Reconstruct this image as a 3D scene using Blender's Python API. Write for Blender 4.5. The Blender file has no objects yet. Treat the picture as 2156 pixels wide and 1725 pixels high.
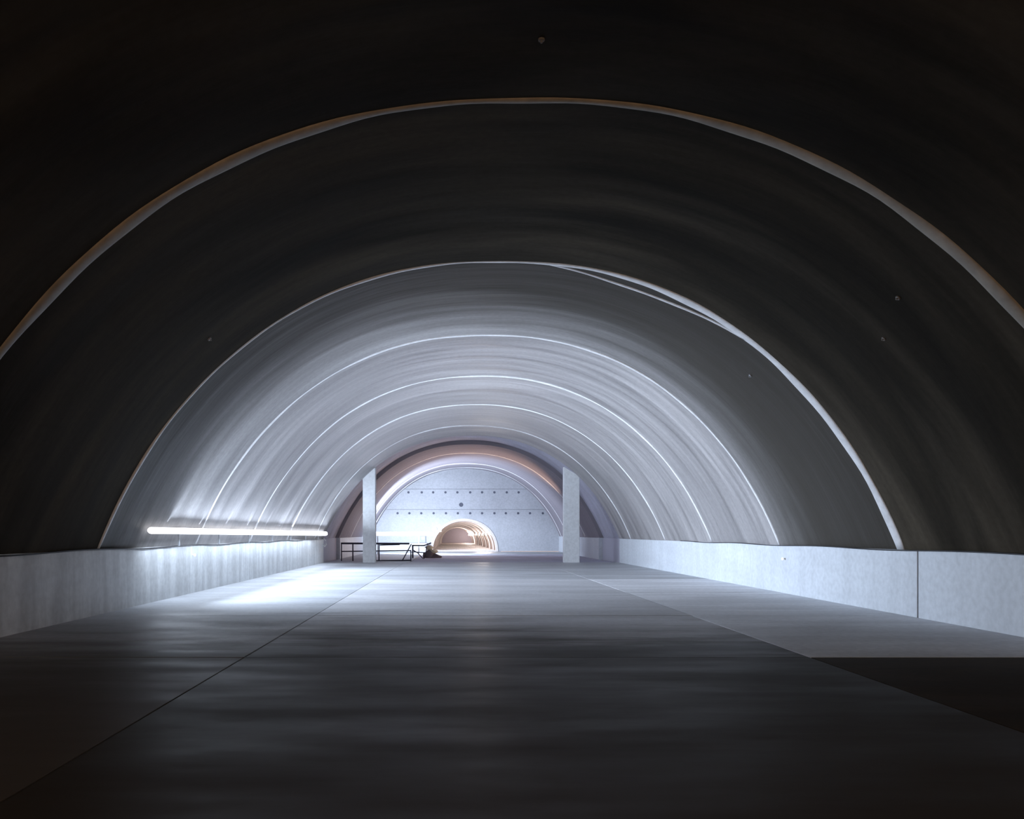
import bpy, bmesh, math, random
from mathutils import Vector
random.seed(7)
S = bpy.context.scene
C = S.collection
PI = math.pi
F = 1700.0            # focal length in pixels of the 2156 px wide frame
EYE = 1.6

# ------------------------------------------------------------------ camera, world, exposure
cam = bpy.data.cameras.new('camera')
cam.sensor_width = 36.0
cam.lens = F / 2156 * 36
cam.shift_x = (1078 - 958) / 2156
cam.shift_y = (1121 - 862.5) / 2156
cam.clip_end = 400
co = bpy.data.objects.new('camera', cam)
C.objects.link(co)
co.location = (0, 0, EYE)
co.rotation_euler = (PI / 2, 0, 0)
S.camera = co
w = bpy.data.worlds.new('world')
S.world = w
w.use_nodes = True
w.node_tree.nodes['Background'].inputs[0].default_value = (1.0, 0.64, 0.38, 1)
w.node_tree.nodes['Background'].inputs[1].default_value = 2.1
S.view_settings.view_transform = 'Standard'
S.view_settings.look = 'None'
S.view_settings.exposure = 0.0
S.view_settings.gamma = 1.0
S.view_settings.use_curve_mapping = False

COOL = (0.72, 0.83, 1.0)
WARM = (1.0, 0.60, 0.36)


def area(name, loc, direction, sx, sy, power, col, spread=180, up=(0, 1, 0)):
    l = bpy.data.lights.new(name, 'AREA')
    l.shape = 'RECTANGLE'
    l.size, l.size_y = sx, sy
    l.energy = power
    l.color = col
    l.spread = math.radians(spread)
    o = bpy.data.objects.new(name, l)
    C.objects.link(o)
    o.location = loc
    z = -Vector(direction).normalized()
    x = Vector(up).normalized()
    x = (x - z * x.dot(z)).normalized()
    y = z.cross(x)
    from mathutils import Matrix
    m = Matrix((x, y, z)).transposed()
    o.rotation_euler = m.to_euler()
    return o


LAMP_Y0, LAMP_Y1 = 17.8, 41.8
LAMP_L = LAMP_Y1 - LAMP_Y0
MIDY = (LAMP_Y0 + LAMP_Y1) / 2
for k in range(10):
    y = LAMP_Y0 + 1.1 + 2.42 * k
    area('strip_glow_across', (-6.60, y, EYE + 0.04), (1, 0.50, 0.80), 0.012, 0.5, 42, COOL, 80)
area('strip_glow_up', (-6.60, MIDY + 0.6, EYE + 0.06), (0.30, 0, 1), LAMP_L - 1.2, 0.012, 185, COOL, 76)
area('strip_glow_wall', (-6.60, MIDY, EYE - 0.10), (0.3, 0, -1), LAMP_L, 0.012, 300, COOL, 176)
area('strip_glow_down', (-6.60, (LAMP_Y0 + 38.5) / 2, EYE - 0.05), (1, 0, 0.0), 38.5 - LAMP_Y0, 0.012, 2050, COOL, 118)
area('end_strip_glow', (-3.65, 58.12, EYE - 0.12), (0.55, 1, 0.3), 4.3, 0.012, 2350, COOL, 170, up=(1, 0, 0))
area('end_strip_glow_front', (-3.65, 57.88, EYE - 0.12), (0, -1, 0.2), 4.3, 0.012, 900, COOL, 170, up=(1, 0, 0))
area('flood_glow', (7.55, 53.1, 1.75), (-1, 0.1, 0.55), 0.26, 0.18, 400, (1.0, 0.64, 0.44), 100)


# ------------------------------------------------------------------ materials
def nodes(name):
    m = bpy.data.materials.new(name)
    m.use_nodes = True
    nt = m.node_tree
    return m, nt, nt.nodes['Principled BSDF'], nt.nodes.new, nt.links.new


def ramp(N, L, src, p0, c0, p1, c1):
    r = N('ShaderNodeValToRGB')
    e = r.color_ramp.elements
    e[0].position, e[0].color = p0, (*c0, 1) if len(c0) == 3 else c0
    e[1].position, e[1].color = p1, (*c1, 1) if len(c1) == 3 else c1
    L(src, r.inputs[0])
    return r.outputs[0]


def concrete(name, base, var=0.25, rough=0.5, coord='Object', scale=(1, 1, 1), bump=0.3, bdist=0.02, fine=9.0, spec=0.5,
             drips=None, rvar=0.1, bigvar=0.0, bigscale=(0.3, 0.3, 0.3)):
    """concrete: streaky noise in colour, roughness and relief; scale stretches the streaks"""
    m, nt, b, N, L = nodes(name)
    tc = N('ShaderNodeTexCoord')
    mp = N('ShaderNodeMapping')
    mp.inputs['Scale'].default_value = scale
    L(tc.outputs[coord], mp.inputs[0])
    n1 = N('ShaderNodeTexNoise')
    n1.inputs['Scale'].default_value = 1.0
    n1.inputs['Detail'].default_value = 6
    n1.inputs['Roughness'].default_value = 0.6
    L(mp.outputs[0], n1.inputs[0])
    n2 = N('ShaderNodeTexNoise')
    n2.inputs['Scale'].default_value = fine
    n2.inputs['Detail'].default_value = 4
    L(tc.outputs[coord], n2.inputs[0])
    lo = tuple(c * (1 - var) for c in base)
    hi = tuple(min(1, c * (1 + var)) for c in base)
    col = ramp(N, L, n1.outputs[0], 0.3, lo, 0.7, hi)
    mx = N('ShaderNodeMix')
    mx.data_type = 'RGBA'
    mx.blend_type = 'MULTIPLY'
    mx.inputs[0].default_value = 1.0
    f2 = ramp(N, L, n2.outputs[0], 0.3, (0.86, 0.86, 0.86), 0.65, (1, 1, 1))
    L(col, mx.inputs[6]); L(f2, mx.inputs[7])
    col = mx.outputs[2]
    if bigvar:
        mp3 = N('ShaderNodeMapping'); mp3.inputs['Scale'].default_value = bigscale
        L(tc.outputs[coord], mp3.inputs[0])
        n3 = N('ShaderNodeTexNoise'); n3.inputs['Scale'].default_value = 1; n3.inputs['Detail'].default_value = 5
        n3.inputs['Distortion'].default_value = 0.6
        L(mp3.outputs[0], n3.inputs[0])
        f3 = ramp(N, L, n3.outputs[0], 0.38, (1 - bigvar,) * 3, 0.62, (1, 1, 1))
        m3 = N('ShaderNodeMix'); m3.data_type = 'RGBA'; m3.blend_type = 'MULTIPLY'; m3.inputs[0].default_value = 1
        L(col, m3.inputs[6]); L(f3, m3.inputs[7]); col = m3.outputs[2]
    if drips:
        mp2 = N('ShaderNodeMapping'); mp2.inputs['Scale'].default_value = (1, 1.5, 0.22)
        L(tc.outputs['Object'], mp2.inputs[0])
        n4 = N('ShaderNodeTexNoise'); n4.inputs['Scale'].default_value = 1.3; n4.inputs['Detail'].default_value = 5
        L(mp2.outputs[0], n4.inputs[0])
        f4 = ramp(N, L, n4.outputs[0], 0.42, (drips,) * 3, 0.58, (1, 1, 1))
        m4 = N('ShaderNodeMix'); m4.data_type = 'RGBA'; m4.blend_type = 'MULTIPLY'; m4.inputs[0].default_value = 1
        L(col, m4.inputs[6]); L(f4, m4.inputs[7]); col = m4.outputs[2]
    L(col, b.inputs['Base Color'])
    rr = N('ShaderNodeMapRange')
    rr.inputs['To Min'].default_value = rough - rvar
    rr.inputs['To Max'].default_value = rough + rvar
    rr.inputs['From Min'].default_value = 0.3
    rr.inputs['From Max'].default_value = 0.7
    L(n1.outputs[0], rr.inputs[0]); L(rr.outputs[0], b.inputs['Roughness'])
    b.inputs['Specular IOR Level'].default_value = spec
    bp = N('ShaderNodeBump')
    bp.inputs['Strength'].default_value = bump
    bp.inputs['Distance'].default_value = bdist
    L(n1.outputs[0], bp.inputs['Height'])
    L(bp.outputs[0], b.inputs['Normal'])
    return m


def plain(name, col, rough=0.5, metal=0.0):
    m, nt, b, N, L = nodes(name)
    n = N('ShaderNodeTexNoise'); n.inputs['Scale'].default_value = 12
    tc = N('ShaderNodeTexCoord'); L(tc.outputs['Object'], n.inputs[0])
    c = ramp(N, L, n.outputs[0], 0.3, tuple(x * 0.85 for x in col), 0.7, col)
    L(c, b.inputs['Base Color'])
    b.inputs['Roughness'].default_value = rough
    b.inputs['Metallic'].default_value = metal
    return m


def glow(name, col, strength):
    m, nt, b, N, L = nodes(name)
    b.inputs['Base Color'].default_value = (0.8, 0.8, 0.8, 1)
    b.inputs['Emission Color'].default_value = (*col, 1)
    b.inputs['Emission Strength'].default_value = strength
    return m


# lining: UV = (arc length in m, distance along the tunnel in m): streaks run round the arch
ARCH_S = (0.16, 1.9, 1)
M = dict(
    arch_near=concrete('dark lining concrete with painted dimness', (0.060, 0.051, 0.038), 0.6, 0.75, 'UV', (0.12, 0.8, 1), 0.5, 0.06, spec=0.04, bigvar=0.6, bigscale=(0.10, 0.55, 1)),  # partly darker concrete, partly weak near light put into the colour
    arch_mid=concrete('mid-tone lining concrete', (0.23, 0.22, 0.22), 0.25, 0.5, 'UV', ARCH_S, 0.5, 0.05, bigvar=0.45, bigscale=(0.12, 0.5, 1)),
    arch=concrete('formed lining concrete', (0.35, 0.335, 0.335), 0.34, 0.42, 'UV', ARCH_S, 0.6, 0.05, bigvar=0.25, bigscale=(0.1, 0.4, 1)),
    arch_far=concrete('far lining concrete', (0.27, 0.25, 0.28), 0.15, 0.8, 'UV', ARCH_S, 0.4, 0.05),
    bay=concrete('raw shotcrete with haze in its colour', (0.55, 0.56, 0.66), 0.2, 0.7, 'UV', (0.5, 0.9, 1), 0.8, 0.08),  # colour lightened and blued to stand in for haze and lamp glare
    mortar=concrete('pale lime mortar', (0.80, 0.81, 0.83), 0.08, 0.4, 'Object', (2, 2, 2), 0.4, 0.02),
    mortar_tan=concrete('darker tan mortar', (0.34, 0.30, 0.25), 0.2, 0.6, 'Object', (2, 2, 2), 0.4, 0.02),  # darker tan tone for the nearest ring
    bench=concrete('pale bench concrete', (0.60, 0.64, 0.69), 0.06, 0.55, 'Object', (0.5, 0.5, 2), 0.12, 0.01, drips=0.94),
    bench_left=concrete('streaked bench concrete', (0.68, 0.71, 0.72), 0.12, 0.5, 'Object', (0.5, 0.5, 2), 0.15, 0.01, drips=0.78),
    floor=concrete('power floated floor concrete', (0.52, 0.54, 0.57), 0.12, 0.5, 'Object', (0.35, 1.3, 1), 0.25, 0.012, bigvar=0.25, bigscale=(0.25, 0.8, 1)),
    floor_mid=concrete('blotchy floor concrete', (0.36, 0.36, 0.37), 0.3, 0.42, 'Object', (0.3, 1.5, 1), 0.3, 0.014, bigvar=0.5, bigscale=(0.25, 0.9, 1)),
    floor_light=concrete('fresh pale floor concrete', (0.70, 0.72, 0.75), 0.10, 0.5, 'Object', (0.35, 1.3, 1), 0.25, 0.012, bigvar=0.2, bigscale=(0.25, 0.8, 1)),
    floor_dark=concrete('dark floor concrete', (0.075, 0.060, 0.042), 0.3, 0.75, 'Object', (0.3, 1.4, 1), 0.3, 0.014, bigvar=0.35, bigscale=(0.25, 0.9, 1), spec=0.08),  # dark matte finish for the nearest slabs
    mud=concrete('muddy unfinished floor', (0.55, 0.56, 0.66), 0.3, 0.75, 'Object', (0.4, 0.8, 1), 0.5, 0.04),
    pillar=concrete('smooth pillar concrete', (0.74, 0.77, 0.80), 0.03, 0.55, 'Object', (1, 1, 0.5), 0.15, 0.01),
    endwall=concrete('panel cast end wall', (0.47, 0.49, 0.53), 0.08, 0.6, 'Object', (0.6, 1, 0.3), 0.15, 0.01),
    cream=concrete('cream tunnel paint', (0.74, 0.69, 0.67), 0.08, 0.5, 'Object', (0.6, 0.6, 0.6), 0.1, 0.01),
    tan=concrete('tan tunnel lining', (0.27, 0.215, 0.20), 0.1, 0.6, 'Object', (0.6, 0.6, 0.6), 0.1, 0.01),
    mauve=concrete('brown bulkhead', (0.36, 0.32, 0.37), 0.08, 0.7, 'Object', (0.4, 1, 0.4), 0.1, 0.01),
    hole=plain('dark hole', (0.12, 0.13, 0.17), 0.9),
    steel=plain('dark painted steel', (0.05, 0.05, 0.08), 0.5, 0.3),
    dull=plain('dull iron', (0.16, 0.15, 0.14), 0.7),
    cable=plain('black rubber', (0.02, 0.02, 0.025), 0.6),
    white=plain('white plastic', (0.85, 0.85, 0.85), 0.35),
    grey=plain('grey plastic', (0.35, 0.37, 0.40), 0.5),
    sack=plain('pale yellow sackcloth', (0.85, 0.82, 0.62), 0.85),
    rock=plain('dark spoil', (0.16, 0.14, 0.15), 0.9),
    lamp=glow('lit tube diffuser', (0.90, 0.93, 1.0), 2.6),
    lamp_end=glow('lit end tube diffuser', (0.95, 0.95, 1.0), 5.0),
    bulb=glow('lit warm bulb', (1.0, 0.80, 0.62), 20.0),
    flood=glow('lit flood glass', (1.0, 0.7, 0.5), 6.0),
)



def dim_stained(name, light, dark, y0, wid, amp):
    """floor concrete whose near end is darkened for weak light, ragged like a stain (a real one in the middle strip): dark edge about y0, wid soft, noise amp in m"""
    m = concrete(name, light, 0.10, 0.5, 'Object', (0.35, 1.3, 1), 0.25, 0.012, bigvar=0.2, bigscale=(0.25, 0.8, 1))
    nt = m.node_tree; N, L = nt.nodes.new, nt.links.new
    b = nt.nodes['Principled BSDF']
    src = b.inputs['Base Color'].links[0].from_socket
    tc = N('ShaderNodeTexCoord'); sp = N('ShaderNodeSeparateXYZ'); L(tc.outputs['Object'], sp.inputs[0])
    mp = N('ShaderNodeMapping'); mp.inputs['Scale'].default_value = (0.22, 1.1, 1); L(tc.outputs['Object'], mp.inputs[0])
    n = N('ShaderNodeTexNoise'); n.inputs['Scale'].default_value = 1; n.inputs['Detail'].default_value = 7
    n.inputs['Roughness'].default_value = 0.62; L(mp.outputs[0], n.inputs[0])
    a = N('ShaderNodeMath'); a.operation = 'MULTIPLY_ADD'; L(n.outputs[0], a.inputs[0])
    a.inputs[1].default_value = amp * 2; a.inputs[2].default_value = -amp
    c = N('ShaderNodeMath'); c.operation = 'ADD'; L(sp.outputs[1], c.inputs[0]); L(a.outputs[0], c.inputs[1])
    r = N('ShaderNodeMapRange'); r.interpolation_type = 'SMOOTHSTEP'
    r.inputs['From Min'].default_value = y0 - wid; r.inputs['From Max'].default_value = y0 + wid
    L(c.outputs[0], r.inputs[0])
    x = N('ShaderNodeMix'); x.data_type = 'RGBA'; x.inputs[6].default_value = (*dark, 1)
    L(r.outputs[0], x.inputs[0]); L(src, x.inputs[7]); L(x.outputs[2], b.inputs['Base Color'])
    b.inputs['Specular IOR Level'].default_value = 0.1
    return m


def dim_lining(name, y0, wid, amp):
    """painted falloff of the lamp light along one vault segment, dark at its near end, with a ragged streaky edge (UV: arc length, y)"""
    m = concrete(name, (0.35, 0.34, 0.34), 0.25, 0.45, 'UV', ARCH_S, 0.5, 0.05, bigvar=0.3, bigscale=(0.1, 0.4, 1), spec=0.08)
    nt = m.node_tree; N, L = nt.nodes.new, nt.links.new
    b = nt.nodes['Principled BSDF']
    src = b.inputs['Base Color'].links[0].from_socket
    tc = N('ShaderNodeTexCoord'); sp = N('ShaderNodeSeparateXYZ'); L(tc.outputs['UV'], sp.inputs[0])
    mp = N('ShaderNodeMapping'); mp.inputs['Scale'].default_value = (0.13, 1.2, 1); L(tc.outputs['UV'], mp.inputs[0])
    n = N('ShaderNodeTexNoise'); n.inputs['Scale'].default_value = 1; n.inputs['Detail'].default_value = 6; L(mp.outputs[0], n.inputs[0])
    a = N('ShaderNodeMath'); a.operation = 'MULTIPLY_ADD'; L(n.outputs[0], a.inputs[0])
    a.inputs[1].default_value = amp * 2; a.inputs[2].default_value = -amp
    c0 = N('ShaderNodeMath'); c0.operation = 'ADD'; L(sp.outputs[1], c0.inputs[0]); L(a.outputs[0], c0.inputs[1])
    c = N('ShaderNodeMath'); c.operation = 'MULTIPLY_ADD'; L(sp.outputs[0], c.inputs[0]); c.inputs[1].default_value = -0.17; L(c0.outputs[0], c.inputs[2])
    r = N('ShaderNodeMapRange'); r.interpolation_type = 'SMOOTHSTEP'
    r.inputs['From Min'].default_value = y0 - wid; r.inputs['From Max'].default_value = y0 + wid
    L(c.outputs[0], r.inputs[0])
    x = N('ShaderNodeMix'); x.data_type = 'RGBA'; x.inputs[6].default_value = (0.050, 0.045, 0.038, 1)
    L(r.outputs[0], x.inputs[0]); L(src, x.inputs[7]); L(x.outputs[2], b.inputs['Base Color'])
    return m


M['arch_mid'] = dim_lining('lining concrete with painted light falloff', 18.0, 2.8, 2.4)  # lamp falloff past the near vault painted into this segment
DARK = (0.060, 0.052, 0.042)  # near-end colour standing in for weak light, beside a real stain
M['dim_left'] = dim_stained('left floor strip with painted near dimming', (0.50, 0.52, 0.55), (0.115, 0.108, 0.10), 11.8, 3.2, 4.5)
M['dim_stain_mid'] = dim_stained('middle floor strip with damp stain and painted dimming', (0.64, 0.65, 0.68), DARK, 13.1, 2.4, 5.5)
M['dim_right'] = dim_stained('right floor strip with painted near dimming', (0.84, 0.86, 0.90), (0.2, 0.2, 0.2), 9.3, 1.4, 2.0)

# ------------------------------------------------------------------ helpers
def tag(o, label=None, cat=None, kind=None, group=None):
    if label: o['label'] = label
    if cat: o['category'] = cat
    if kind: o['kind'] = kind
    if group: o['group'] = group
    return o


def empty(name, loc, label, cat, kind=None, group=None):
    o = bpy.data.objects.new(name, None)
    o.empty_display_size = 0.2
    C.objects.link(o)
    o.location = loc
    return tag(o, label, cat, kind, group)


def obj(name, bm, mat, parent=None, smooth=False):
    """link bm (world coordinates) as one mesh object, parented without moving it"""
    bmesh.ops.recalc_face_normals(bm, faces=bm.faces)
    me = bpy.data.meshes.new(name)
    off = Vector((0, 0, 0))
    bm.to_mesh(me); bm.free()
    if smooth:
        for p in me.polygons: p.use_smooth = True
    me.materials.append(mat)
    o = bpy.data.objects.new(name, me)
    C.objects.link(o)
    if parent is not None:
        o.parent = parent
        p = parent; tot = Vector((0, 0, 0))
        while p is not None:
            tot += p.location; p = p.parent
        o.location = -tot
    return o


def box(bm, x0, x1, y0, y1, z0, z1, bev=0.0):
    r = bmesh.ops.create_cube(bm, size=1)
    vs = r['verts']
    for v in vs:
        v.co = Vector(((x0 + x1) / 2 + v.co.x * (x1 - x0), (y0 + y1) / 2 + v.co.y * (y1 - y0), (z0 + z1) / 2 + v.co.z * (z1 - z0)))
    if bev:
        es = {e for v in vs for e in v.link_edges}
        bmesh.ops.bevel(bm, geom=list(es), offset=bev, segments=2, affect='EDGES', profile=0.6)
    return bm


def tube(bm, pts, r, n=8):
    """swept tube; r a number or one radius per point"""
    pts = [Vector(p) for p in pts]
    rings = []
    for i, p in enumerate(pts):
        a = pts[max(0, i - 1)]; b = pts[min(len(pts) - 1, i + 1)]
        t = (b - a).normalized()
        u = t.cross(Vector((0, 0, 1)))
        if u.length < 0.05: u = t.cross(Vector((1, 0, 0)))
        u.normalize(); v = t.cross(u)
        rr = r if not isinstance(r, (list, tuple)) else r[i]
        rings.append([bm.verts.new(p + (u * math.cos(2 * PI * k / n) + v * math.sin(2 * PI * k / n)) * rr) for k in range(n)])
    for i in range(len(rings) - 1):
        for k in range(n):
            bm.faces.new((rings[i][k], rings[i][(k + 1) % n], rings[i + 1][(k + 1) % n], rings[i + 1][k]))
    bm.faces.new(rings[0]); bm.faces.new(rings[-1])
    return bm


def prism_xz(bm, pts, y0, y1):
    """outline in the x-z plane, extruded along y"""
    a = [bm.verts.new((x, y0, z)) for x, z in pts]
    b = [bm.verts.new((x, y1, z)) for x, z in pts]
    bm.faces.new(a); bm.faces.new(b)
    n = len(pts)
    for i in range(n):
        bm.faces.new((a[i], a[(i + 1) % n], b[(i + 1) % n], b[i]))
    return bm


# main arch section: a flattened superellipse springing from the bench walls
CX, CZ, A, B, NN = 0.87, EYE - 6.35, 8.87, 11.66, 2.2
FOOT = 1.26


def prof(off=0.0, n=112, foot=FOOT, squash=0.0):
    a, b = A + off, B + off - squash
    zf = (foot - CZ) / b
    xf = (1 - zf ** NN) ** (1 / NN)
    t1 = math.atan2(zf, xf)
    out = []
    for i in range(n + 1):
        th = PI - t1 - (PI - 2 * t1) * i / n
        c, s = math.cos(th), math.sin(th)
        r = (abs(c) ** NN + abs(s) ** NN) ** (-1 / NN)
        out.append((CX + a * r * c, CZ + b * r * s))
    return out


def shell(bm, ya, yb, off=0.0, thick=0.45, n=112, m=10, squash_end=0.0, wob=0.012, pf=None, seed=0):
    """solid arch segment with a UV map (arc length, y) on it"""
    uvl = bm.loops.layers.uv.new('UVMap')
    rnd = random.Random(seed)
    ph = [rnd.uniform(0, 6) for _ in range(4)]
    rows = []
    for j in range(m + 1):
        y = ya + (yb - ya) * j / m
        t = j / m
        p = pf(off) if pf else prof(off, n, squash=squash_end * t * t)
        row = []; s = 0
        for i, (x, z) in enumerate(p):
            if i: s += math.hypot(x - p[i - 1][0], z - p[i - 1][1])
            d = wob * (math.sin(s * 1.1 + ph[0]) * math.sin(y * 2.1 + ph[1]) + 0.6 * math.sin(y * 5.3 + ph[2] + s * 0.3))
            dx, dz = x - CX, z - CZ
            l = math.hypot(dx, dz)
            if i in (0, len(p) - 1): d = 0
            row.append((bm.verts.new((x + dx / l * d, y, z + dz / l * d)), s))
        rows.append(row)
    k = len(rows[0])
    for j in range(m):
        for i in range(k - 1):
            q = (rows[j][i], rows[j][i + 1], rows[j + 1][i + 1], rows[j + 1][i])
            f = bm.faces.new([v for v, _ in q])
            f.smooth = True
            for lp, (v, s) in zip(f.loops, q):
                lp[uvl].uv = (s, v.co.y)
    # back and end faces
    po = pf(off + thick) if pf else prof(off + thick, n)
    oa = [bm.verts.new((x, ya, z)) for x, z in po]
    ob = [bm.verts.new((x, yb, z)) for x, z in po]
    ia = [bm.verts.new(v.co) for v, _ in rows[0]]      # own edges, so the inner face keeps its smooth normals
    ib = [bm.verts.new(v.co) for v, _ in rows[m]]
    for i in range(k - 1):
        bm.faces.new((oa[i], oa[i + 1], ob[i + 1], ob[i]))
        bm.faces.new((ia[i], ia[i + 1], oa[i + 1], oa[i]))
        bm.faces.new((ib[i], ib[i + 1], ob[i + 1], ob[i]))
    for i in (0, k - 1):
        bm.faces.new((ia[i], ib[i], ob[i], oa[i]))
    return bm


def bead(y, wf, h=0.03, i0=0, i1=112, n=112, yf=None, seed=0, squash=0.0, sides=5):
    """a low rounded mortar ridge round the arch; wf(t) half width, yf(t) shift along the tunnel, t 0..1 from left foot to right foot"""
    bm = bmesh.new()
    rnd = random.Random(seed)
    p = prof(0.0, n, squash=squash)
    q1, q2 = rnd.uniform(0, 6), rnd.uniform(0, 6)
    jit = [0.6 * math.sin(i * 0.35 + q1) + 0.4 * math.sin(i * 0.83 + q2) for i in range(n + 2)]
    rings = []
    for i in range(i0, i1 + 1):
        t = i / n
        x, z = p[i]
        dx, dz = CX - x, CZ - z
        l = math.hypot(dx, dz); dx /= l; dz /= l
        hw = wf(t) * (1 + 0.18 * jit[i]); yy = y + (yf(t) if yf else 0) + 0.012 * jit[i + 1]
        ring = []
        for k in range(sides + 1):
            a = PI * k / sides
            hh = math.sin(a) * h * (1 + 0.15 * jit[i]) - 0.004
            ring.append(bm.verts.new((x + dx * hh, yy - math.cos(a) * hw, z + dz * hh)))
        ring.append(bm.verts.new((x - dx * 0.03, yy + hw, z - dz * 0.03)))
        ring.append(bm.verts.new((x - dx * 0.03, yy - hw, z - dz * 0.03)))
        rings.append(ring)
    K = len(rings[0])
    for a, b in zip(rings[:-1], rings[1:]):
        for k in range(K):
            bm.faces.new((a[k], a[(k + 1) % K], b[(k + 1) % K], b[k]))
    for f in bm.faces: f.smooth = True
    bm.faces.new(rings[0]); bm.faces.new(rings[-1])
    return bm


# ------------------------------------------------------------------ the arch lining
XL, XR = -6.93, 8.68
ceiling = empty('ceiling', (CX, 0, FOOT), 'curved grey concrete tunnel vault springing from the two low side walls', 'vault', 'structure')
JO = [-7.0, 3.0, 9.9, 15.8, 21.7, 27.4, 33.5, 40.1, 42.6]
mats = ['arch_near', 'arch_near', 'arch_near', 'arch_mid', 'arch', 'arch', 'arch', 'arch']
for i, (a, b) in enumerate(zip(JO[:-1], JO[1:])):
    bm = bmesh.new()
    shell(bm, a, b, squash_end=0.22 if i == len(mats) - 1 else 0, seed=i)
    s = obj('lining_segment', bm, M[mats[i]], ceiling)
    if i < 3: s['label'] = 'dark near lining segment with painted dimness'
# raw bay behind the pillars, then the far vault up to the end wall
bm = bmesh.new(); shell(bm, 42.6, 48.7, off=0.22, thick=0.3, seed=20, wob=0.03)
s = obj('lining_segment', bm, M['bay'], ceiling); s['label'] = 'recessed bay lining with haze in its colour'
JF = [48.7, 54.0, 62.3, 67.5]
for i, (a, b) in enumerate(zip(JF[:-1], JF[1:])):
    bm = bmesh.new(); shell(bm, a, b, thick=0.6, seed=30 + i)
    obj('lining_segment', bm, M['arch_far'], ceiling)
# mortar rings on the joints
shoulder = lambda t: 0.055 + 0.07 * math.sin(2 * PI * t) ** 2
obj('joint_ring', bead(9.9, shoulder, 0.035, seed=1), M['mortar_tan'], ceiling)['label'] = 'tan joint ring'
obj('joint_ring', bead(15.8, lambda t: 0.05 + 0.09 * max(0, min(1, (t - 0.52) / 0.2)), 0.035, seed=2), M['mortar'], ceiling)
obj('joint_ring', bead(15.85, lambda t: 0.05, 0.03, 62, 86, yf=lambda t: 0.42 * math.sin(PI * (t - 62 / 112) / (24 / 112)), seed=8), M['mortar'], ceiling)
for k, y in enumerate([21.7, 27.4, 33.5, 40.1]):
    obj('joint_ring', bead(y, lambda t: 0.05, 0.035, seed=3 + k), M['mortar'], ceiling)
for k, y in enumerate([54.0, 62.3, 66.2]):
    obj('joint_ring', bead(y, lambda t: 0.07, 0.04, seed=13 + k), M['mortar'], ceiling)

# ------------------------------------------------------------------ low side walls (benches)
wl = empty('wall_left', (XL, 0, 0), 'low pale concrete bench wall along the left, water streaked, carrying the light strip', 'wall', 'structure')
wr = empty('wall_right', (XR, 0, 0), 'low pale blue-grey concrete bench wall along the right with one dark joint', 'wall', 'structure')
G = 0.02
PANELS = [-7, 4.0, 15.15, 42.6]
for a, b in zip(PANELS[:-1], PANELS[1:]):
    bm = bmesh.new(); box(bm, XR, XR + 0.55, a + G, b - (G if b < 42 else 0), -0.1, FOOT, 0.012); obj('wall_panel', bm, M['bench'], wr)
for a, b in ((-7, 4.0), (4.0, 42.6)):
    bm = bmesh.new(); box(bm, XL - 0.55, XL, a + G, b - (G if b < 42 else 0), -0.1, FOOT, 0.012); obj('wall_panel', bm, M['bench_left'], wl)
for par, x0, x1 in ((wl, XL - 0.6, XL - 0.03), (wr, XR + 0.03, XR + 0.6)):
    bm = bmesh.new(); box(bm, x0, x1, -7, 42.5, -0.2, FOOT - 0.03); obj('joint_backing', bm, M['hole'], par)
for a, b in ((42.62, 48.7),):
    bm = bmesh.new(); box(bm, XR + 0.22, XR + 0.9, a, b, -1.2, FOOT, 0.01); obj('recess_panel', bm, M['bay'], wr)
    bm = bmesh.new(); box(bm, XL - 0.9, XL - 0.22, a, b, -0.3, FOOT, 0.01); obj('recess_panel', bm, M['bay'], wl)
for a, b in ((48.7, 56.0), (56.03, 67.5)):
    bm = bmesh.new(); box(bm, XR, XR + 0.9, a, b, -0.3, FOOT, 0.01); obj('wall_panel', bm, M['bench'], wr)
    bm = bmesh.new(); box(bm, XL - 0.9, XL, a, b, -0.3, FOOT, 0.01); obj('wall_panel', bm, M['bench'], wl)

# ------------------------------------------------------------------ floor
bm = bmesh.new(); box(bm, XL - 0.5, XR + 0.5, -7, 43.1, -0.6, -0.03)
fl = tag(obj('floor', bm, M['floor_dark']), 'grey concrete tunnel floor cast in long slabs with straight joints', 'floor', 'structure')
XS = [XL, -2.70, 4.55, XR]
YS = [-7.0, -2.0, 4.2, 10.35, 15.5, 21.5, 27.6, 33.6, 39.4, 43.15]
for j, (a, b) in enumerate(zip(YS[:-1], YS[1:])):
    for i, (x0, x1) in enumerate(zip(XS[:-1], XS[1:])):
        g = 0.010
        dz = random.uniform(-0.004, 0.0)
        bm = bmesh.new(); box(bm, x0 + (g if i else 0), x1 - (g if i < 2 else 0), a + g, b - g, -0.029, dz, 0.006)
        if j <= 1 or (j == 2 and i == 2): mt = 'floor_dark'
        elif j <= 5: mt = ('dim_left', 'dim_stain_mid', 'dim_right')[i]
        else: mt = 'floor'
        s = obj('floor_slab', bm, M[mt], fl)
        if mt == 'floor_dark': s['label'] = 'dark floor slab'
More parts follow.
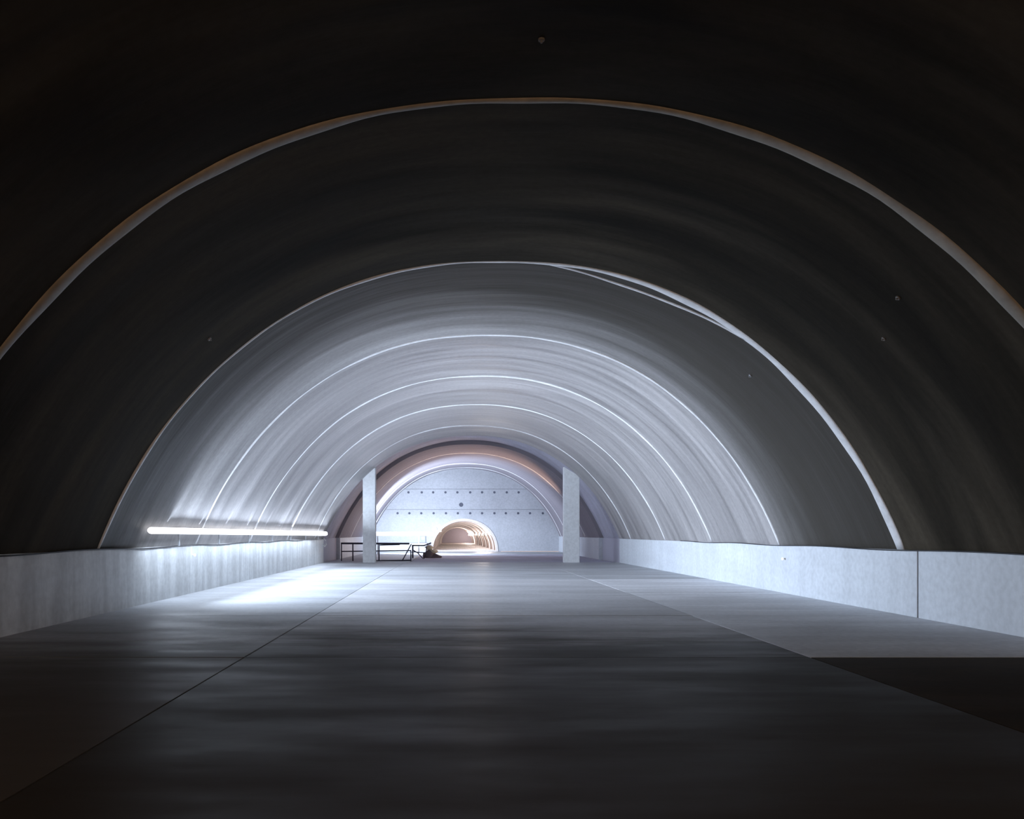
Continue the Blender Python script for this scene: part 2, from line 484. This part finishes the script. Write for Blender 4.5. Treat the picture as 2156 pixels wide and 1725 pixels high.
# unfinished floor beyond the slabs
bm = bmesh.new(); box(bm, XL, -2.45, 43.17, 67.5, -0.4, -0.005, 0.01)
obj('floor_strip', bm, M['floor'], fl)['label'] = 'pale lit floor strip beyond the railing'
bm = bmesh.new(); box(bm, -2.44, 6.4, 43.17, 60.5, -0.4, -0.05, 0.01)
obj('floor_strip', bm, M['mud'], fl)['label'] = 'dark unfinished floor strip'
bm = bmesh.new(); box(bm, 6.41, XR, 44.4, 60.5, -0.4, -0.05, 0.01)
obj('floor_strip', bm, M['mud'], fl)['label'] = 'dark unfinished floor strip'
bm = bmesh.new(); box(bm, XL - 0.5, XR + 0.5, 43.2, 67.5, -1.3, -0.41)
obj('trench_bed', bm, M['rock'], fl)
bm = bmesh.new(); box(bm, -2.44, XR, 60.52, 67.5, -0.4, -0.01, 0.01)
obj('floor_strip', bm, M['floor'], fl)

# ------------------------------------------------------------------ pillars
def pillar(x0, x1, z0, z1, label):
    bm = bmesh.new()
    prism_xz(bm, [(x0, -0.02), (x1, -0.02), (x1, z1), (x0, z0)], 42.62, 43.1)
    bmesh.ops.bevel(bm, geom=[e for e in bm.edges if abs(e.verts[0].co.z - e.verts[1].co.z) > 1], offset=0.02, segments=2, affect='EDGES')
    return tag(obj('pillar', bm, M['pillar']), label, 'pillar', 'structure', 'two pillars at the end of the lit tunnel')


pillar(-4.87, -4.2, EYE + 2.95, EYE + 3.45, 'square concrete pillar with the dark railing behind it, left of the two')
pillar(5.75, 6.58, EYE + 3.45, EYE + 2.95, 'square concrete pillar beside the dark recess and pale wall block, right of the two')

# ------------------------------------------------------------------ end wall with the small tunnel mouth
TC, TW, TH = 0.78, 2.76, 2.67       # centre, half width, height of the small tunnel


def small(off=0.0, n=40):
    w_, h_ = TW + off, TH + off
    return [(TC - w_ * math.cos(PI * i / n), max(0.0, h_ * abs(math.sin(PI * i / n)) ** 0.92)) for i in range(n + 1)]


wb = empty('wall_back', (TC, 67.5, 0), 'pale blue-grey concrete end wall with rows of tie holes and a small tunnel mouth', 'wall', 'structure')
Y0 = 67.5
z1, z2 = EYE + (1121 - 1073) / 25.19, EYE + (1121 - 1030) / 25.19
g = 0.012
arc = small(0.02)
outl = [(XL - 0.8, 0), (XL - 0.8, z1 - g), (XR + 0.8, z1 - g), (XR + 0.8, 0)] + list(reversed(arc))
bm = bmesh.new(); prism_xz(bm, outl, Y0, Y0 + 0.6); obj('wall_panel', bm, M['endwall'], wb)
bm = bmesh.new(); box(bm, XL - 0.8, XR + 0.8, Y0, Y0 + 0.6, z1 + g, z2 - g, 0.008); obj('wall_panel', bm, M['endwall'], wb)
bm = bmesh.new(); box(bm, XL - 0.8, XR + 0.8, Y0, Y0 + 0.6, z2 + g, 8.2, 0.008); obj('wall_panel', bm, M['endwall'], wb)
bm = bmesh.new(); box(bm, XL - 0.8, XR + 0.8, Y0 + 0.05, Y0 + 0.7, z1 - 0.1, z2 + 0.1); obj('joint_backing', bm, M['hole'], wb)
hm = None
holes = [(x, 1037) for x in (860, 888, 912, 938, 963, 990, 1015, 1041, 1067, 1092)] + \
        [(x, 1081) for x in (837, 862, 887, 913, 939, 964, 990, 1015, 1041, 1065, 1091, 1116, 1143)] + [(971, 1063)]
for hx, hy in holes:
    X, Z = (hx - 958) / 25.19, EYE + (1121 - hy) / 25.19
    if hm is None:
        bm = bmesh.new()
        # shallow cone-shaped plug: dished disc with a raised collar
        r_ = [(0.10, 0.0), (0.095, -0.02), (0.07, -0.02), (0.05, -0.004)]
        rg = [[bm.verts.new((r * math.cos(2 * PI * k / 14), y, r * math.sin(2 * PI * k / 14))) for k in range(14)] for r, y in r_]
        for q in range(3):
            for k in range(14):
                bm.faces.new((rg[q][k], rg[q][(k + 1) % 14], rg[q + 1][(k + 1) % 14], rg[q + 1][k]))
        bm.faces.new(rg[3]); bm.faces.new(rg[0])
        o = obj('tie_hole', bm, M['hole'], wb); hm = o.data
    else:
        o = bpy.data.objects.new('tie_hole', hm); C.objects.link(o); o.parent = wb
    o.location = Vector((X, Y0, Z)) - wb.location
    if hy == 1063: o.scale = (1.8, 1, 1.8)

# small tunnel, drifting a little left and down with distance
DX, DZ = -0.0057, -0.0043
st = empty('ceiling', (TC, Y0, 0), 'small warm-lit ribbed tunnel lining seen through the mouth in the end wall', 'tunnel', 'structure')
SJ = [68.1, 72.5, 79, 87, 97, 110, 128, 150]


def drift(bm):
    for v in bm.verts:
        d = v.co.y - Y0
        if d > 0: v.co.x += DX * d; v.co.z += DZ * d
    return bm


for i, (a, b) in enumerate(zip(SJ[:-1], SJ[1:])):
    bm = bmesh.new(); uv = None
    shell(bm, a, b, thick=0.3, m=3, wob=0, pf=lambda off: small(off))
    drift(bm); obj('lining_segment', bm, M['tan'], st)
    bm = bmesh.new()
    shell(bm, a + 0.02 if i else 67.44, a + (1.3 if i else 0.3), off=-0.13, thick=0.2, m=1, wob=0, pf=lambda off: small(off))
    drift(bm); obj('rib', bm, M['cream'], st)
bm = bmesh.new(); prism_xz(bm, small(0.25), 150, 150.3); drift(bm); obj('bulkhead', bm, M['mauve'], st)
bm = bmesh.new(); box(bm, TC - TW - 0.3, TC + TW + 0.3, Y0, 150.3, -0.4, 0.0); drift(bm)
f2 = tag(obj('floor', bm, M['tan']), 'tan floor of the small tunnel beyond the end wall', 'floor', 'structure')
for i, a in enumerate([67.46] + SJ[1:-1]):
    bm = bmesh.new(); box(bm, TC - TW + 0.1, TC + TW - 0.1, a, a + 0.6, -0.02, 0.10, 0.02); drift(bm); obj('lit_floor_band', bm, M['cream'], f2)  # pale bars added to imitate lamp-lit bands on the floor

# warm bulkhead lamps along its right side
ORD = 'first second third fourth fifth sixth seventh eighth ninth tenth'.split()
for i, y in enumerate([69.5, 76.5, 84, 94, 106, 120, 127, 134, 141, 147]):
    d = y - Y0
    x = TC + 2.22 + DX * d; z = 1.47 + DZ * d
    t = empty('bulkhead_lamp', (x, y, z), 'small warm wall lamp inside the small tunnel, %s from its mouth' % ORD[i], 'lamp', group='warm lamps in the small tunnel')
    bm = bmesh.new(); box(bm, x + 0.02, x + 0.2, y - 0.12, y + 0.12, z - 0.1, z + 0.1, 0.02); obj('housing', bm, M['grey'], t)
    bm = bmesh.new(); bmesh.ops.create_uvsphere(bm, u_segments=14, v_segments=9, radius=0.13)
    for v in bm.verts: v.co = Vector((v.co.x * 0.8 + x, v.co.y + y, v.co.z + z))
    obj('bulb', bm, M['bulb'], t, True)
    l = bpy.data.lights.new('bulb_glow', 'POINT'); l.energy = 260 if i < 5 else 290; l.color = (1.0, 0.88, 0.81); l.shadow_soft_size = 0.1
    lo = bpy.data.objects.new('bulb_glow', l); C.objects.link(lo); lo.location = (x - 0.35, y, z)

# ------------------------------------------------------------------ light strips
t = empty('light_strip', (-6.75, LAMP_Y0, EYE), 'long glowing white light strip running along the left bench wall', 'light')
za, zb = EYE + 0.04, EYE - 0.07
n = 16
for (nm, r, mt, dx) in (('diffuser', 0.075, 'lamp', 0.0),):
    bm = bmesh.new()
    pts = [(-6.70 + dx, LAMP_Y0 + (LAMP_Y1 - LAMP_Y0) * k / n, za + (zb - za) * k / n) for k in range(n + 1)]
    tube(bm, [(-6.70, LAMP_Y0 - 0.14, za), (-6.70, LAMP_Y0 - 0.08, za)] + pts, [0.02, 0.055] + [r + 0.035 * k / n for k in range(n + 1)], 12)  # tube widens with distance, bloom put into its shape
    obj(nm, bm, M[mt], t, True)
bm = bmesh.new()
tube(bm, [(-6.79, LAMP_Y0 + 0.3 + (LAMP_L - 0.3) * k / n, za + (zb - za) * k / n) for k in range(n + 1)], 0.05, 6)
obj('housing', bm, M['white'], t)
for k in range(7):
    y = LAMP_Y0 + 2.2 + k * 3.4; z = za + (zb - za) * (y - LAMP_Y0) / 24
    bm = bmesh.new(); box(bm, -6.86, -6.82, y - 0.02, y + 0.02, FOOT + 0.0, z - 0.05, 0.004); obj('bracket', bm, M['grey'], t)

t = empty('light_strip', (-3.65, 58.0, -0.005), 'shorter glowing white light strip beyond the railing, ending at the small tunnel mouth', 'light')
bm = bmesh.new(); tube(bm, [(-5.8, 58.0, EYE - 0.11), (-1.5, 58.0, EYE - 0.11)], 0.13, 12); obj('diffuser', bm, M['lamp_end'], t, True)
for x in (-5.55, -2.6):
    bm = bmesh.new(); tube(bm, [(x, 58.0, -0.005), (x, 58.0, EYE - 0.22)], 0.035, 8); obj('post', bm, M['grey'], t)

# ------------------------------------------------------------------ flood lamp behind the right pillar
t = empty('flood_lamp', (7.65, 53.0, -0.05), 'warm flood lamp on a tripod hidden behind the pillar beside the dark recess', 'lamp')
bm = bmesh.new(); box(bm, 7.58, 7.76, 52.9, 53.3, 1.6, 1.9, 0.02); obj('lamp_head', bm, M['steel'], t)
bm = bmesh.new(); box(bm, 7.565, 7.58, 52.95, 53.25, 1.64, 1.86); obj('lamp_glass', bm, M['flood'], t)
bm = bmesh.new(); tube(bm, [(7.68, 53.1, 0.45), (7.68, 53.1, 1.62)], 0.02); obj('pole', bm, M['steel'], t)
for k in range(3):
    a = k * 2 * PI / 3 + 0.4
    bm = bmesh.new(); tube(bm, [(7.68, 53.1, 0.7), (7.68 + 0.45 * math.cos(a), 53.1 + 0.45 * math.sin(a), -0.03)], 0.015, 6); obj('leg', bm, M['steel'], t)

# ------------------------------------------------------------------ railing and trestle beyond the pillars
t = empty('railing', (-4.4, 45, 0), 'dark steel railing of two rails and braced end behind the pillar', 'railing')
RY = 45.0
rx = lambda px: (px - 958) / (F / RY)
rz = lambda py: EYE + (1121 - py) / (F / RY)


def bar(name, pts, r, par, mat='steel'):
    bm = bmesh.new(); tube(bm, pts, r, 8); return obj(name, bm, M[mat], par, True)


bar('top_rail', [(rx(718), RY, rz(1144.5)), (rx(862), RY, rz(1145))], 0.05, t)
bar('mid_rail', [(rx(718), RY, rz(1161.5)), (rx(866), RY, rz(1159.5))], 0.032, t)
bar('bottom_rail', [(rx(790), RY, rz(1181)), (rx(866), RY, rz(1180))], 0.035, t)
for px in (743, 798):
    bar('post', [(rx(px), RY, -0.01), (rx(px), RY, rz(1144.5))], 0.035, t)
bar('post', [(rx(865), RY, -0.005), (rx(865), RY, rz(1160))], 0.035, t)
bar('post', [(rx(719), RY, -0.005), (rx(719), RY, rz(1144.5))], 0.03, t)
bar('brace', [(rx(866), RY, rz(1146)), (rx(847), RY, rz(1181))], 0.03, t)
bar('spare_tube', [(rx(800), RY - 0.08, rz(1148)), (rx(842), RY - 0.08, rz(1147))], 0.03, t)
TY = 50.0
rx2 = lambda px: (px - 958) / (F / TY)
rz2 = lambda py: EYE + (1121 - py) / (F / TY)
t = empty('trestle', (-2.2, TY, 0), 'small dark crossed trestle standing between the railing and the small tunnel mouth', 'trestle')
bar('top_rail', [(rx2(867), TY, rz2(1149)), (rx2(893), TY, rz2(1149)), (rx2(908), TY, rz2(1143.5))], 0.04, t)
bar('mid_rail', [(rx2(869), TY, rz2(1162)), (rx2(896), TY, rz2(1164.5))], 0.025, t)
bar('post', [(rx2(869), TY, -0.01), (rx2(869), TY, rz2(1148))], 0.05, t)
bar('brace', [(rx2(869), TY, rz2(1158)), (rx2(880), TY, rz2(1165)), (rx2(890), TY, rz2(1176))], 0.03, t)
bar('brace', [(rx2(898), TY, rz2(1150)), (rx2(897), TY, rz2(1166)), (rx2(892), TY, -0.06)], 0.03, t)

# ------------------------------------------------------------------ spoil heap with two pale sacks
def lump(name, c, r, mat, par=None, seed=0, flat=1.0):
    bm = bmesh.new(); bmesh.ops.create_icosphere(bm, subdivisions=3, radius=1)
    rnd = random.Random(seed); ph = [rnd.uniform(0, 6) for _ in range(6)]
    for v in bm.verts:
        p = v.co.copy()
        d = 1 + 0.12 * math.sin(3 * p.x + ph[0]) * math.sin(3 * p.y + ph[1]) + 0.08 * math.sin(6 * p.z + ph[2] + 4 * p.x)
        v.co = Vector((c[0] + p.x * r[0] * d, c[1] + p.y * r[1] * d, c[2] + p.z * r[2] * d))
    return obj(name, bm, M[mat], par, True)


PS = F / 52.0
px3 = lambda px: (px - 958) / PS
pz3 = lambda py: EYE + (1121 - py) / PS
hp = empty('spoil_heap', (px3(905), 52.2, -0.05), 'low dark heap of spoil in front of the small tunnel mouth', 'heap')
lump('mound', (px3(903), 52.0, 0.02), (0.40, 0.45, 0.40), 'rock', hp, seed=3)
lump('mound', (px3(914), 51.95, -0.02), (0.50, 0.42, 0.22), 'rock', hp, seed=4)
for k, (a, b, rr, sz, lb) in enumerate(((905, 1153.5, (0.22, 0.2, 0.16), 0.3, 'pale yellow lumpy sack on top of the dark spoil heap'),
                                      (913, 1161.5, (0.28, 0.22, 0.13), 0.3, 'pale yellow flat sack lying low on the right of the dark spoil heap'))):
    tt = empty('sack', (px3(a), 51.95, pz3(b) - rr[2]), lb, 'sack')
    lump('sack_body', (px3(a), 51.95, pz3(b)), rr, 'sack', tt, seed=10 + k)
    bm = bmesh.new(); tube(bm, [(px3(a) - rr[0] * 0.8, 51.9, pz3(b)), (px3(a) - rr[0] * 1.15, 51.88, pz3(b) + 0.03), (px3(a) - rr[0] * 1.35, 51.86, pz3(b) + 0.05)], [0.06, 0.03, 0.06], 8)
    obj('tied_neck', bm, M['sack'], tt, True)

# pale plinth under the end light strip, switch box and two little lamps by the mouth
bm = bmesh.new(); box(bm, XL + 0.02, -2.3, 65.6, 67.48, -0.006, 0.72, 0.03)
pl = tag(obj('plinth', bm, M['endwall']), 'low pale concrete plinth at the foot of the end wall below the short light strip', 'plinth')
t = empty('switch_box', (-2.62, 67.45, 0.95), 'small grey switch box with white cover on the pale plinth at the end wall', 'box')
bm = bmesh.new(); box(bm, -2.95, -2.45, 67.3, 67.5, 0.72, 1.3, 0.02); obj('box_body', bm, M['grey'], t)
bm = bmesh.new(); box(bm, -2.78, -2.55, 67.27, 67.31, 1.0, 1.22, 0.01); obj('box_cover', bm, M['white'], t)
for k, (a, b, lb) in enumerate(((917, 1113, 'small white spot lamp, upper of two on the end wall by the tunnel mouth'),
                                (927, 1117, 'small white spot lamp, the lower one, touching the small tunnel mouth'))):
    X, Z = (a - 958) / 25.3, EYE + (1121 - b) / 25.3
    t = empty('spot_lamp', (X, 67.4, Z), lb, 'lamp')
    bm = bmesh.new(); tube(bm, [(X, 67.5, Z), (X, 67.3, Z)], 0.05, 10); obj('lamp_arm', bm, M['grey'], t)
    bm = bmesh.new(); tube(bm, [(X - 0.02, 67.34, Z + 0.1), (X + 0.02, 67.24, Z - 0.08)], [0.06, 0.09], 12); obj('lamp_shade', bm, M['lamp_end'], t)

# ------------------------------------------------------------------ cables, wall stubs
def cable(xa, ya, yb, sag, label, seed):
    rnd = random.Random(seed)
    pts = []
    k = int((yb - ya) / 0.5)
    for i in range(k + 1):
        y = ya + (yb - ya) * i / k
        pts.append((xa + rnd.uniform(-.008, .008), y, FOOT + 0.012 - sag * abs(math.sin(y * 0.55 + seed)) ** 2))
    bm = bmesh.new(); tube(bm, pts, 0.014, 6)
    return tag(obj('cable', bm, M['cable'], None, True), label, 'cable')


cable(XL + 0.026, 12.0, 42.4, 0.035, 'thin black cable running along the top edge of the left bench wall', 1)
cable(XR - 0.026, 3.0, 31.0, 0.03, 'thin black cable running along the top edge of the right bench wall', 2)


def stub(x, y, z, dirx, label):
    t = empty('pipe_stub', (x, y, z), label, 'pipe_stub')
    bm = bmesh.new(); tube(bm, [(x, y, z), (x + dirx * 0.05, y, z)], 0.02, 8); obj('stem', bm, M['white'], t)
    bm = bmesh.new(); bmesh.ops.create_uvsphere(bm, u_segments=14, v_segments=8, radius=0.04)
    for v in bm.verts: v.co = Vector((x + dirx * (0.07 + v.co.x * 0.6), y + v.co.y, z + v.co.z * 0.9))
    obj('stub_head', bm, M['stub_glow'], t, True)


M['stub_glow'] = glow('glowing stub head', (1, 1, 0.96), 1.6)  # added glow imitates a pale pipe end catching the lamp
stub(XL, F * -XL / (958 - 405), EYE - (1169 - 1121) / (F / (F * -XL / (958 - 405))), 1, 'tiny white pipe stub with added glow on the left bench wall')
stub(XR, F * XR / (1653 - 958), EYE - (1177 - 1121) / (F / (F * XR / (1653 - 958))), -1, 'tiny white pipe stub with added glow on the right bench wall')
# short cable end hanging at the far end of the left wall
bm = bmesh.new(); tube(bm, [(XL + 0.02, 42.45, FOOT + 0.02), (XL + 0.12, 42.5, FOOT - 0.1), (XL + 0.16, 42.5, FOOT - 0.3), (XL + 0.07, 42.48, FOOT - 0.42), (XL + 0.03, 42.46, FOOT - 0.3)], 0.03, 8)
tag(obj('cable', bm, M['white'], None, True), 'pale loop of cable hanging at the far end of the left bench wall', 'cable')

# small pale anchor plates on the vault
def arch_hit(px, py):
    best = None
    for k in range(300, 4000):
        d = k / 100
        X, Z = (px - 958) * d / F, EYE + (1121 - py) * d / F
        v = (abs((X - CX) / A) ** NN + abs((Z - CZ) / B) ** NN) - 1
        if v >= 0: return Vector((X, d, Z))


for px, py in ((1580, 791), (1861, 713), (1891, 627), (1140, 83), (441, 714)):
    p = arch_hit(px, py)
    nrm = Vector((CX - p.x, 0, CZ + 5 - p.z)).normalized()
    bm = bmesh.new(); tube(bm, [p + nrm * -0.02, p + nrm * 0.015, p + nrm * 0.018, p + nrm * 0.04], [0.04, 0.035, 0.012, 0.012], 8)
    obj('anchor_plate', bm, M['grey'] if p.y > 14 else M['dull'], ceiling)
